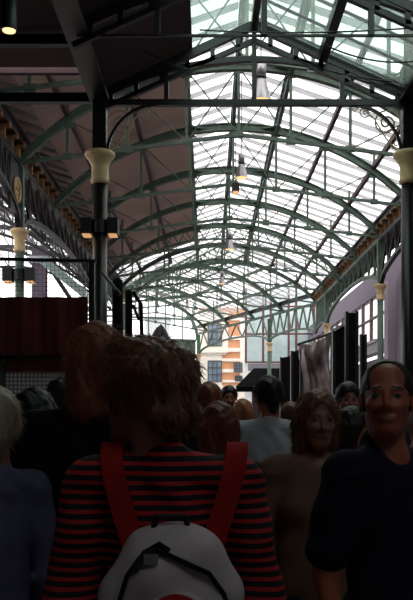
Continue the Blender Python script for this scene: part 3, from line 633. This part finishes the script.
# ------------------------------------------------------------------ people
def lerp(a, b, t): return a+(b-a)*t
class SDF:
    def __init__(s): s.p = []
    def cone(s, a, b, ra, rb, k=.03): s.p.append(('c', np.array(a, float), np.array(b, float), ra, rb, k)); return s
    def ell(s, c, r, k=.03, R=None, sub=False): s.p.append(('e', np.array(c, float), np.array(r, float), R, sub, k)); return s
    def cut(s, n, d): s.p.append(('p', np.array(n, float), d)); return s      # keeps the side where n.x < d
def surface(sdf, xs, ys, zs, wob=None):
    X, Y, Z = np.meshgrid(xs, ys, zs, indexing='ij'); Fv = np.full(X.shape, .3)
    M = .09
    for p in sdf.p:
        if p[0] == 'p':
            g = X*p[1][0]+Y*p[1][1]+Z*p[1][2]-p[2]; Fv = np.maximum(Fv, g); continue
        if p[0] == 'c': lo = np.minimum(p[1]-p[3], p[2]-p[4])-M; hi = np.maximum(p[1]+p[3], p[2]+p[4])+M
        else: mr = p[2].max() if p[3] is not None else p[2]; lo = p[1]-mr-M; hi = p[1]+mr+M
        sl = tuple(slice(max(0, np.searchsorted(a, l)), np.searchsorted(a, h)) for a, l, h in zip((xs, ys, zs), lo, hi))
        x, y, z = X[sl], Y[sl], Z[sl]
        if x.size == 0: continue
        if p[0] == 'c':
            ab = p[2]-p[1]; L2 = max(1e-9, ab@ab); t = np.clip(((x-p[1][0])*ab[0]+(y-p[1][1])*ab[1]+(z-p[1][2])*ab[2])/L2, 0, 1)
            d = np.sqrt((x-p[1][0]-t*ab[0])**2+(y-p[1][1]-t*ab[1])**2+(z-p[1][2]-t*ab[2])**2)-(p[3]+(p[4]-p[3])*t); k = p[5]; sub = False
        else:
            dx, dy, dz = x-p[1][0], y-p[1][1], z-p[1][2]
            if p[3] is not None:
                R = p[3]; dx, dy, dz = R[0,0]*dx+R[1,0]*dy+R[2,0]*dz, R[0,1]*dx+R[1,1]*dy+R[2,1]*dz, R[0,2]*dx+R[1,2]*dy+R[2,2]*dz
            r = p[2]; k0 = np.sqrt((dx/r[0])**2+(dy/r[1])**2+(dz/r[2])**2); k1 = np.sqrt((dx/r[0]**2)**2+(dy/r[1]**2)**2+(dz/r[2]**2)**2)+1e-9
            d = k0*(k0-1)/k1; k = p[5]; sub = p[4]
        f = Fv[sl]
        if sub:
            h = np.clip(.5-.5*(f+d)/k, 0, 1); Fv[sl] = f*(1-h)+(-d)*h+k*h*(1-h)
        else:
            h = np.clip(.5+.5*(f-d)/k, 0, 1); Fv[sl] = f*(1-h)+d*h-k*h*(1-h)
    if wob is not None: Fv = Fv+wob(X, Y, Z)
    return nets(Fv, xs, ys, zs)
def nets(Fv, xs, ys, zs):
    ins = Fv < 0; nx, ny, nz = Fv.shape
    S = [xs, ys, zs]; acc = np.zeros((nx-1, ny-1, nz-1, 3)); cnt = np.zeros((nx-1, ny-1, nz-1))
    G = np.meshgrid(xs, ys, zs, indexing='ij')
    quads = []
    idx = None; cross = []
    for ax in range(3):
        sa = [slice(None)]*3; sb = [slice(None)]*3; sa[ax] = slice(0, -1); sb[ax] = slice(1, None); sa = tuple(sa); sb = tuple(sb)
        fa, fb = Fv[sa], Fv[sb]; cr = (fa < 0) != (fb < 0); w_ = np.argwhere(cr)
        t = (fa[cr]/(fa[cr]-fb[cr])); pts = np.stack([G[q][sa][cr] for q in range(3)], -1); pts[:, ax] += t*(G[ax][sb][cr]-G[ax][sa][cr])
        o = [q for q in range(3) if q != ax]
        for da in (0, 1):
            for db in (0, 1):
                c = w_.copy(); c[:, o[0]] -= da; c[:, o[1]] -= db
                ok = (c >= 0).all(1) & (c[:, 0] < nx-1) & (c[:, 1] < ny-1) & (c[:, 2] < nz-1)
                np.add.at(acc, tuple(c[ok].T), pts[ok]); np.add.at(cnt, tuple(c[ok].T), 1)
        cross.append((ax, o, w_, fa[cr] < 0))
    m = cnt > 0; idx = -np.ones(cnt.shape, int); idx[m] = np.arange(m.sum()); V = acc[m]/cnt[m][:, None]
    for ax, o, w_, inside in cross:
        ok = (w_[:, o[0]] > 0) & (w_[:, o[1]] > 0) & (w_[:, o[0]] < [nx, ny, nz][o[0]]-1) & (w_[:, o[1]] < [nx, ny, nz][o[1]]-1)
        w2 = w_[ok]; ins2 = inside[ok]
        def g(da, db): c = w2.copy(); c[:, o[0]] -= da; c[:, o[1]] -= db; return idx[tuple(c.T)]
        q = np.stack([g(0, 0), g(1, 0), g(1, 1), g(0, 1)], -1)
        flip = ins2 if ax != 1 else ~ins2
        q[~flip] = q[~flip][:, ::-1]; quads.append(q)
    Q = np.concatenate(quads); return V, Q
def sdf_obj(name, sdf, grid, mats, parent, wob=None, mi=None):
    V, Q = surface(sdf, *grid, wob=wob); me = bpy.data.meshes.new(name)
    me.from_pydata(V.tolist(), [], Q.tolist())
    for m_ in mats if isinstance(mats, (list, tuple)) else [mats]: me.materials.append(m_)
    if mi is not None:
        c = V[Q].mean(1); me.polygons.foreach_set('material_index', mi(c).astype(np.int32))
    me.shade_smooth(); me.update()
    o = bpy.data.objects.new(name, me); COL.objects.link(o)
    if parent is not None: o.parent = parent
    return o
def ax(lo, hi, fl, fh, fine, coarse):
    a = list(np.arange(lo, fl, coarse)); b = list(np.arange(fl, fh, fine)); c = list(np.arange(fh, hi+coarse, coarse)); return np.array(a+b+c)
def rotm(yaw, pitch=0, roll=0): return np.array((Matrix.Rotation(yaw, 3, 'Z') @ Matrix.Rotation(-pitch, 3, 'X') @ Matrix.Rotation(roll, 3, 'Y')))
SKIN = mat('skin', (176, 116, 96), .55, var=.06, scale=30)
SKIN_RED = mat('ruddy_skin', (190, 100, 80), .5, var=.08, scale=30)
LIPS = mat('lips', (150, 86, 74), .5); EYEW = mat('eye_white', (120, 104, 98), .7); IRIS = mat('iris', (44, 32, 30), .6)
def hairmat(n, rgb): return mat(n, rgb, .5, var=.35, scale=40, stretch=(1, 1, .15))
BROWNH = hairmat('brown_hair', (128, 76, 56)); DARKH = hairmat('dark_brown_hair', (44, 28, 26)); AUBURN = hairmat('auburn_hair', (118, 54, 40)); GREYH = hairmat('grey_fair_hair', (176, 150, 136)); GINGER = hairmat('sandy_hair', (198, 122, 82)); BLACKH = hairmat('black_hair', (20, 15, 17))
REDBR = hairmat('reddish_brown_hair', (146, 78, 56))
def person(x, y, top, rz, label, hair='short', hm=DARKH, skin=SKIN, top_m=None, trousers=None, sleeve='short', female=False, hyaw=0, hpitch=0, hroll=0, build=1.0, detail=1.0, strands=0, collar=False, brows=None, skirt=False, arms=None, neckz=1.452, wobk=1.0, hoff=(0, 0)):
    S = top/1.745
    root = empty('person', (x, y, 0), label, 'person', 'people in the market crowd', rz)
    root.scale = (S, S, S)
    k = 1/detail
    hc = np.array((hoff[0], .012+hoff[1], 1.62)); piv = np.array((hoff[0], -.01+hoff[1], 1.52)); R = rotm(hyaw, hpitch, hroll)
    def H(v): return piv+R@(hc+np.array(v)-piv)
    sw = (.172 if female else .19)*build; hip = (.165 if female else .155)
    tb = build
    A = arms or [[(s*sw, -.01, 1.405), (s*(sw+.055), -.03, 1.12), (s*(sw+.06), .05, .87)] for s in (-1, 1)]
    # ---- body: one continuous skin surface
    B = SDF()
    B.ell((0, .0, 1.28), (.145*tb, .098*tb, .19), .05).ell((0, 0, 1.08), (.125*tb, .09*tb, .16), .05).ell((0, -.01, .93), (hip*.95, .105, .13), .05)
    B.cone((0, -.02, 1.45), (-sw*.8, -.015, 1.41), .05, .042, .04).cone((0, -.02, 1.45), (sw*.8, -.015, 1.41), .05, .042, .04)
    B.cone((0, -.022, 1.38), H((0, -.025, -.055)), .058 if not female else .047, .054 if not female else .045, .03)
    for s, (sh, el, wr) in zip((-1, 1), A):
        B.cone(sh, el, .047, .036, .03).cone(el, wr, .036, .024, .02)
        wr = np.array(wr); d = (wr-np.array(el)); d /= np.linalg.norm(d); side = np.array((0., 1, 0)); side -= d*(side@d); side /= np.linalg.norm(side); out = np.cross(d, side)
        if out[0]*s < 0: out = -out
        B.cone(wr, wr+d*.075, .022, .03, .02).cone(wr+d*.03+side*.015, wr+d*.08+side*.012, .02, .022, .015)
        for j, ln in enumerate((.072, .08, .075, .058)):
            b0 = wr+d*.085+side*(.033-.021*j); b1 = b0+d*ln*.55-out*.008; b2 = b1+d*ln*.38-out*.028; B.cone(b0-d*.02, b1, .0095, .0085, .004).cone(b1, b2, .0085, .007, .004)
        t0 = wr+d*.03+side*.03; B.cone(t0, t0+d*.035+side*.022-out*.01, .012, .01, .008).cone(t0+d*.035+side*.022-out*.01, t0+d*.06+side*.024-out*.022, .01, .008, .004)
        B.cone((s*.085, 0, .88), (s*.092, .012, .5), .08, .055, .04).cone((s*.092, .012, .5), (s*.1, -.02, .09), .052, .034, .03).cone((s*.1, -.03, .05), (s*.115, .13, .035), .036, .03, .03)
    # head with a face
    fw = .93 if female else 1
    B.ell(H((0, -.014, .035)), (.074, .093, .086), .02, R).ell(H((0, .026, -.03)), (.058*fw, .066, .08), .03, R).ell(H((0, .066, -.094)), (.024*fw, .02, .018), .03, R)
    B.cone(H((-.044*fw, .004, -.052)), H((-.018*fw, .058, -.096)), .014, .014, .025).cone(H((.044*fw, .004, -.052)), H((.018*fw, .058, -.096)), .014, .014, .025)
    B.cone(H((-.034, .08, .022)), H((.034, .08, .022)), .009 if not female else .007, .009 if not female else .007, .015)
    B.ell(H((-.031, .099, .004)), (.017, .014, .011), .012, R, True).ell(H((.031, .099, .004)), (.017, .014, .011), .012, R, True)
    B.ell(H((-.031, .077, .003)), (.0135, .0125, .0095), .004, R).ell(H((.031, .077, .003)), (.0135, .0125, .0095), .004, R)
    B.cone(H((0, .089, .012)), H((0, .112, -.03)), .007, .0105, .01).cone(H((-.011, .1, -.034)), H((.011, .1, -.034)), .008, .008, .008)
    B.cone(H((-.042, .062, -.022)), H((-.03, .075, -.03)), .016, .016, .02).cone(H((.042, .062, -.022)), H((.03, .075, -.03)), .016, .016, .02)
    B.cone(H((-.02, .086, -.061)), H((.02, .086, -.061)), .0065, .0065, .006).cone(H((-.016, .086, -.071)), H((.016, .086, -.071)), .0075, .0075, .006)
    for s in (-1, 1): B.ell(H((s*.078, -.008, -.004)), (.008, .019, .031), .008, R).ell(H((s*.084, -.002, .0)), (.006, .009, .016), .004, R, True)
    fx = .0055*k; grid = (ax(-.36, .36, -.1, .1, fx, .012*k), ax(-.17, .24, -.13, .15, fx, .012*k), ax(-.005, 1.8, 1.46, 1.8, fx, .014*k))
    inv = R.T
    def mi(c):
        l = (c-piv)@R + piv - hc       # head-local coordinates
        ax_ = np.abs(l[:, 0]); out_ = np.zeros(len(c), int); f = l[:, 1] > .06
        e = ((ax_-.031)/.0145)**2+((l[:, 2]-.003)/.0085)**2 < 1
        out_[f & e] = 1; out_[f & (((ax_-.031)/.0065)**2+((l[:, 2]-.003)/.0075)**2 < 1)] = 2
        out_[f & ((ax_/.023)**2+((l[:, 2]+.066)/.0095)**2 < 1)] = 3
        out_[f & (ax_ > .012) & (ax_ < .05) & (np.abs(l[:, 2]-.027+.12*np.maximum(0, ax_-.035)) < .0036)] = 4
        return out_
    sdf_obj('body', B, grid, [skin, EYEW, IRIS, LIPS, hm if hair != 'none' else DARKH], root, mi=mi)
    # ---- hair
    Hh = SDF(); fz = .0065*k
    def face_cut(w_=.066, zc=-.03, h_=.092): Hh.ell(H((0, .105, zc)), (w_, .08, h_), .012, R, True)
    if hair in ('short', 'messy', 'bald'):
        g_ = .013 if hair != 'messy' else .019
        if hair == 'bald': g_ = .0045
        Hh.ell(H((0, -.014, .04)), (.074+g_, .093+g_, .083+g_), .02, R).cone(H((0, -.075, -.02)), H((0, -.06, -.075)), .045, .035, .03)
        Hh.cone(H((-.06, -.03, 0)), H((.06, -.03, 0)), .03, .03, .02)
        face_cut(.07, -.028, .094 if hair != 'bald' else .1)
        for s in (-1, 1): Hh.ell(H((s*.09, .01, -.035)), (.03, .055, .05), .01, R, True)
        if hair == 'bald': Hh.ell(H((0, .1, .07)), (.057, .09, .058), .012, R, True)
        if hair == 'messy': Hh.cone(H((-.045, .045, .11)), H((.05, .03, .118)), .026, .028, .03).cone(H((-.07, -.05, .06)), H((.07, -.06, .07)), .035, .035, .03).cone(H((-.05, -.095, -.04)), H((.05, -.095, -.04)), .028, .028, .03)
    else:
        ln = {'long': .3, 'bob': .15, 'midlong': .2, 'wavy': .13}[hair]
        Hh.ell(H((0, -.018, .035)), (.084, .104, .094), .02, R)
        for sx in (-.055, 0, .055): Hh.cone(H((sx*.75, -.06, .0)), H((sx*.85, -.075, -ln)), .05, .04, .04)
        for s in (-1, 1): Hh.cone(H((s*.06, .01, .02)), H((s*.066, .0, -ln*.8)), .025, .022, .03)
        face_cut(.062, -.04, .11)
    hw = .3 if hair == 'bald' else 1
    def wobh(X, Y, Z): return hw*( .0035*np.sin(X*190+np.sin(Z*40)*2)*np.sin(Y*170+1.3*np.sin(Z*33))+.003*np.sin(X*70+Y*60+Z*25))
    g2 = (np.arange(-.2, .2, fz), np.arange(-.25, .2, fz), np.arange(1.25, 1.8, fz))
    ho = sdf_obj('hair', Hh, g2, hm, root, wob=wobh)
    if strands:
        me = ho.data; rnd = random.Random(len(label)); nv = len(me.vertices); mb = MB(); top_c = Vector(H((0, -.02, .09))); cen = Vector(H((0, -.02, .03)))
        for i in range(strands):
            v = me.vertices[rnd.randrange(nv)]; p = v.co.copy(); n_ = v.normal.copy()
            if (p-cen).dot(n_) < 0: continue
            if p.z < piv[2]-.0 and hair == 'messy': continue
            down = (p-top_c); down -= n_*down.dot(n_); down.z -= .04
            if down.length > 0: down.normalize()
            d = (n_*rnd.uniform(.05, .42)+down*rnd.uniform(.4, 1)+Vector((rnd.gauss(0, .2), rnd.gauss(0, .2), rnd.gauss(0, .18)))).normalized()
            L_ = rnd.uniform(.014, .036); c = Vector((rnd.gauss(0, .3), rnd.gauss(0, .3), -.35))
            pts = [p-n_*.003, p+d*L_*.5, p+(d+c*.5).normalized()*L_]; mb.sweep(pts, [.0011, .0009, .0002], 3)
        mo = mb.build('loose_strands', hm, root)
    # ---- top
    T = SDF(); o_ = .016*wobk+.004
    T.ell((0, .0, 1.28), (.147*tb+o_, .1*tb+o_, .19), .05).ell((0, 0, 1.08), (.128*tb+o_+.008, .094*tb+o_+.006, .18), .05).ell((0, -.01, .93), (hip+o_, .11+o_, .15), .05)
    for s in (-1, 1): T.cone((s*.035, -.022, 1.435), (s*sw*.82, -.015, 1.41), .044+o_*.7, .044+o_, .04)
    if female: T.ell((-.075, .085, 1.26), (.06, .05, .06), .04).ell((.075, .085, 1.26), (.06, .05, .06), .04)
    for s, (sh, el, wr) in zip((-1, 1), A):
        sh = np.array(sh); el = np.array(el); wr = np.array(wr)
        if sleeve == 'long': T.cone(sh, el, .048+o_, .038+o_, .03).cone(el, lerp(el, wr, .96), .038+o_, .03+o_*.8, .02)
        else: T.cone(sh, lerp(sh, el, .72), .05+o_, .046+o_*1.3, .03)
    if collar: T.cone((0, -.05, 1.455), (0, -.045, 1.49), .062, .058, .02).cone((-.05, .02, 1.43), (-.045, -.02, 1.485), .02, .018, .02).cone((.05, .02, 1.43), (.045, -.02, 1.485), .02, .018, .02)
    T.cone((0, -.03, 1.42), (0, -.03, 1.462), .07, .062, .02); T.ell((0, .075, neckz+.03), (.058, .075, .05), .012, None, True)
    T.cut((0, 0, -1), -.84)
    def wobt(X, Y, Z): return wobk*(.004*np.sin(Z*38+7*np.sin(X*9)+3*Y)+.0035*np.sin(X*45+Z*22+2*np.sin(Y*20)))*(Z < 1.42)
    g3 = (np.arange(-.36, .37, .0105*k), np.arange(-.2, .22, .0105*k), np.arange(.8, 1.55, .0105*k))
    sdf_obj('jacket' if sleeve == 'long' and collar else 'shirt', T, g3, top_m, root, wob=wobt)
    # ---- trousers and shoes
    Q = SDF(); Q.ell((0, -.01, .93), (hip+.012, .122, .15), .05)
    for s in (-1, 1): Q.cone((s*.085, 0, .86), (s*.094, .012, .5), .095, .07, .03).cone((s*.094, .012, .5), (s*.1, -.02, .08), .068, .058, .03)
    Q.cut((0, 0, -1), -.05).cut((0, 0, 1), 1.0)
    kk = .016*k; g4 = (np.arange(-.26, .27, kk), np.arange(-.18, .2, kk), np.arange(.02, 1.04, kk)); sdf_obj('trousers', Q, g4, trousers or JEANS, root)
    Q = SDF()
    for s in (-1, 1): Q.cone((s*.1, -.035, .05), (s*.117, .15, .038), .047, .04, .03)
    Q.cut((0, 0, -1), 0.0); g5 = (np.arange(-.2, .21, kk*.8), np.arange(-.12, .23, kk*.8), np.arange(-.02, .14, kk*.8)); sdf_obj('shoes', Q, g5, BLACKM, root)
    return root, H
def cloth(n, rgb, var=.12): return mat(n, rgb, .9, var=var, scale=12, bump=.2, spec=.2)
JEANS = cloth('dark_denim', (40, 46, 66)); BLACKC = cloth('black_cloth', (15, 12, 16)); NAVY = cloth('navy_polo_cloth', (28, 26, 46)); GREYT = cloth('grey_jersey', (206, 202, 212), .05)
BEIGE = cloth('beige_corduroy', (136, 98, 84)); DENIM = cloth('pale_blue_denim', (100, 94, 128)); LILAC = cloth('pale_lilac_cotton', (158, 152, 172)); DARKRED = cloth('dark_maroon_cloth', (64, 26, 32)); BROWNC = cloth('brown_cloth', (60, 44, 42)); DARKBLUE = cloth('blue_cloth', (44, 48, 104))
STRIPE = stripes('red_black_stripes', (196, 36, 44), (26, 18, 28), 2, .0225, .42, wob=.012)
def at(px, py, D): q = P(px, py, D); return q.x, D, q.z

# striped man with the backpack
x, y, t = at(152, 336, 1.9)
SM, SH = person(x+.03, y, t-.02, 0, 'person in a red and black striped shirt wearing a pale backpack, back turned', 'messy', BROWNH, SKIN, STRIPE, JEANS, 'long', hyaw=.95, build=.93, detail=1.25, strands=5200, hpitch=-.05, hoff=(-.035, 0))
# backpack: rests on his back
bp = empty('backpack', (x+.055, y-.19, 1.02), 'pale grey backpack with red straps and a red patch on the striped back', 'backpack')
PACK = cloth('pale_grey_nylon', (214, 190, 200), .1); PRED = cloth('red_webbing', (168, 30, 32)); 
Bk = SDF(); Bk.ell((0, .0, .02), (.165, .115, .27), .05).ell((0, -.03, -.16), (.17, .12, .2), .05).ell((0, -.02, .14), (.13, .1, .155), .04)
sdf_obj('bag', Bk, (np.arange(-.24, .25, .01), np.arange(-.2, .2, .01), np.arange(-.42, .4, .01)), PACK, bp, wob=lambda X, Y, Z: .004*np.sin(X*40+Z*30)+.004*np.sin(Z*50-X*22))
Bk = SDF(); Bk.ell((.01, -.1, .04), (.1, .05, .14), .02)
sdf_obj('pocket', Bk, (np.arange(-.16, .17, .008), np.arange(-.22, .0, .008), np.arange(-.14, .22, .008)), PACK, bp)
Bk = SDF(); Bk.ell((.015, -.148, .1), (.066, .028, .075), .01)
sdf_obj('red_patch', Bk, (np.arange(-.1, .1, .006), np.arange(-.22, -.1, .006), np.arange(-.03, .19, .006)), PRED, bp)
def bagy(x, z):
    ys = [-.115*math.sqrt(max(0, 1-(x/.165)**2-((z-.02)/.27)**2)), -.03-.12*math.sqrt(max(0, 1-(x/.17)**2-((z+.16)/.2)**2)), -.02-.1*math.sqrt(max(0, 1-(x/.13)**2-((z-.14)/.155)**2))]
    return min(ys)-.012
mb = MB(); mb.ribbon([(x_, bagy(x_, z_), z_) for x_, z_ in ((-.115, .08), (-.1, .15), (-.085, .2), (-.06, .235), (-.03, .25), (.0, .243), (.04, .225), (.08, .205), (.11, .16), (.13, .1))], .008, .010, up=(0, 1, 0)); mb.ribbon([(x_, bagy(x_, z_)-.003, z_) for x_, z_ in ((-.07, .21), (-.05, .245), (-.02, .262), (.0, .25))], .008, .014, up=(0, 1, 0)); mb.build('webbing', BLACKM, bp)
mb = MB(); mb.box((-.05, bagy(-.04, .235)-.012, .226), (-.022, bagy(-.04, .235)+.01, .246)); mb.build('buckle', mat('buckle_metal', (210, 205, 200), .25, metal=.8), bp)
'''mb = MB(); mb.ribbon([(-.1, -.135, -.1), (-.09, -.135, -.02), (-.06, -.125, .05), (-.02, -.112, .085), (.03, -.118, .07), (.1, -.11, .05), (.14, -.1, -.02)], .012, .016, up=(0, 1, 0)); mb.ribbon([(-.06, -.128, .05), (-.02, -.118, .1), (.0, -.118, .075)], .012, .014, up=(0,1,0)); mb.build('webbing', BLACKM, bp)
mb = MB(); mb.box((-.035, -.134, .07), (-.012, -.116, .095)); mb.build('buckle', mat('buckle_metal', (210, 205, 200), .25, metal=.8), bp)'''
mb = MB(); mb.sweep([(-.04, -.02, .27), (-.03, -.03, .31), (.03, -.03, .31), (.04, -.02, .27)], .008, 8); mb.build('handle', BLACKM, bp)
for s in (-1, 1):
    mb = MB(); pts = [(s*.075, .055, .19), (s*.09, .072, .24), (s*.11, .085, .30), (s*.135, .1, .385), (s*.145, .14, .435), (s*.147, .195, .452), (s*.145, .25, .43), (s*.14, .3, .37), (s*.125, .325, .2), (s*.14, .31, .05), (s*.185, .22, -.05), (s*.19, .1, -.12), (s*.14, .03, -.2)]
    vs = []; fs = []; P0 = [Vector(p) for p in pts]; pv = []
    for i in range(len(P0)-1):
        a, b, c, d = P0[max(0, i-1)], P0[i], P0[i+1], P0[min(len(P0)-1, i+2)]
        for q in range(5): u = q/5; pv.append(.5*((2*b)+(c-a)*u+(2*a-5*b+4*c-d)*u*u+(3*b-a-3*c+d)*u**3))
    pv.append(P0[-1])
    for i, p in enumerate(pv):
        t_ = (pv[min(i+1, len(pv)-1)]-pv[max(i-1, 0)]).normalized(); sd = Vector((1, 0, 0)); sd = (sd-t_*sd.dot(t_)).normalized(); n_ = t_.cross(sd)
        for a, b in ((-1, -1), (1, -1), (1, 1), (-1, 1)): vs.append(p+sd*a*.025+n_*b*.007)
    for i in range(len(pv)-1):
        for q in range(4): q2 = (q+1) % 4; fs.append((i*4+q, i*4+q2, i*4+4+q2, i*4+4+q))
    mb.add(vs, fs); mb.build('strap', PRED, bp)

# others, nearest first
x, y, t = at(97, 323, 2.6)
person(x, y, t, .0, 'tall person with shaggy reddish hair in black, just left of the striped shirt', 'wavy', REDBR, SKIN, BLACKC, BLACKC, 'long', hyaw=.2, strands=3600, build=1.1)
x, y, t = at(386, 360, 2.35)
BM, BH = person(x+.01, y, t, PI+.55, 'balding man in a navy polo shirt with a small white chest mark, facing us', 'bald', DARKH, SKIN_RED, NAVY, BLACKC, 'short', hyaw=-.78, hpitch=-.14, build=.88, detail=1.25, collar=True)
mb = MB(); mb.ribbon([(-.105, 0, 1.285), (-.1, 0, 1.31), (-.088, 0, 1.315), (-.083, 0, 1.3), (-.092, 0, 1.285), (-.08, 0, 1.262)], .006, .007, up=(0, 1, 0)); o = mb.build('chest_mark', mat('white_thread', (210, 206, 214), .8), BM); o.location = (.1, .142, .05)
x, y, t = at(316, 390, 3.1)
person(x, y, t, PI, 'woman with short wavy brown hair in a beige jacket, facing us beside the balding man', 'wavy', BROWNH, SKIN, BEIGE, JEANS, 'long', female=True, hyaw=.12, collar=True, strands=2200, detail=1.1)
x, y, t = at(269, 377, 5.0)
person(x, y, t, .0, 'man with dark short hair in a pale grey t-shirt, back turned, centre right', 'short', DARKH, SKIN_RED, GREYT, JEANS, 'short', hyaw=.35, build=1.12, strands=900)
x, y, t = at(219, 402, 3.3)
person(x, y, t, 0, 'person with straight dark auburn bob, back turned, behind the striped shoulder', 'midlong', AUBURN, SKIN, DARKRED, BLACKC, 'long', female=True)
x, y, t = at(-4, 389, 2.4)
person(x-.02, y, t, .9, 'person with grey fair hair in a pale blue denim shirt at the left edge', 'short', GREYH, SKIN, DENIM, JEANS, 'long', hyaw=-.3, hpitch=-.1, strands=900, build=.9)
x, y, t = at(34, 388, 3.0)
person(x, y, t, 0, 'person with black hair in black, second from the left edge', 'midlong', BLACKH, SKIN, BLACKC, BLACKC, 'long', female=True, detail=.9)
x, y, t = at(60, 377, 5.2)
person(x, y, t, .3, 'distant dark-haired head between the black-clad people at left', 'bob', BLACKH, SKIN, BLACKC, BLACKC, 'long', female=True, detail=.8)
x, y, t = at(209, 383, 5.6)
person(x, y, t, 0, 'person with reddish-brown hair just right of the striped man\'s head', 'short', REDBR, SKIN, BROWNC, JEANS, 'long', detail=.8)
x, y, t = at(243, 399, 6.4)
person(x, y, t, 0, 'person with sandy ginger hair, small, left of the grey t-shirt', 'bob', GINGER, SKIN, LILAC, JEANS, 'short', female=True, detail=.8)
x, y, t = at(348, 383, 5.7)
GM, GH = person(x, y, t, PI, 'man with dark hair and glasses looking over the woman in profile', 'short', DARKH, SKIN_RED, LILAC, JEANS, 'short', detail=1)
mb = MB()
for s in (-1, 1):
    c = GH((s*.031, .108, .002)); mb.sweep([(c[0]+.021*math.cos(a), c[1], c[2]+.016*math.sin(a)) for a in np.linspace(0, 2*PI, 17)], .0022, 5); e = GH((s*.08, .0, .01)); mb.rod((c[0]+s*.02, c[1], c[2]+.006), tuple(e), .002, n=5)
a = GH((-.01, .112, .004)); b = GH((.01, .112, .004)); mb.rod(tuple(a), tuple(b), .002, n=5); mb.build('glasses', mat('glasses_metal', (200, 196, 190), .2, metal=.9), GM)
x, y, t = at(351, 407, 3.9)
person(x, y, t, PI, 'dark-haired woman in profile looking right, in front of the man with glasses', 'bob', DARKH, SKIN_RED, LILAC, JEANS, 'short', female=True, hyaw=1.15, detail=1)
x, y, t = at(418, 404, 4.4)
person(x+.02, y, t, PI, 'person half out of the right edge behind the balding man', 'short', GREYH, SKIN_RED, BEIGE, JEANS, 'short', hyaw=.6, detail=.9)
x, y, t = at(291, 403, 6.0)
person(x, y, t, .2, 'distant brown head between the grey t-shirt and the woman in beige', 'short', BROWNH, SKIN, BROWNC, JEANS, 'long', detail=.8)
x, y, t = at(229, 386, 8.5)
person(x, y, t, PI, 'distant person facing us beyond the sandy-haired head', 'short', DARKH, SKIN_RED, BROWNC, JEANS, 'long', detail=.7)
x, y, t = at(334, 396, 7.6)
person(x, y, t, 0, 'distant person in blue glimpsed left of the man with glasses', 'short', BLACKH, SKIN, DARKBLUE, JEANS, 'short', detail=.7)
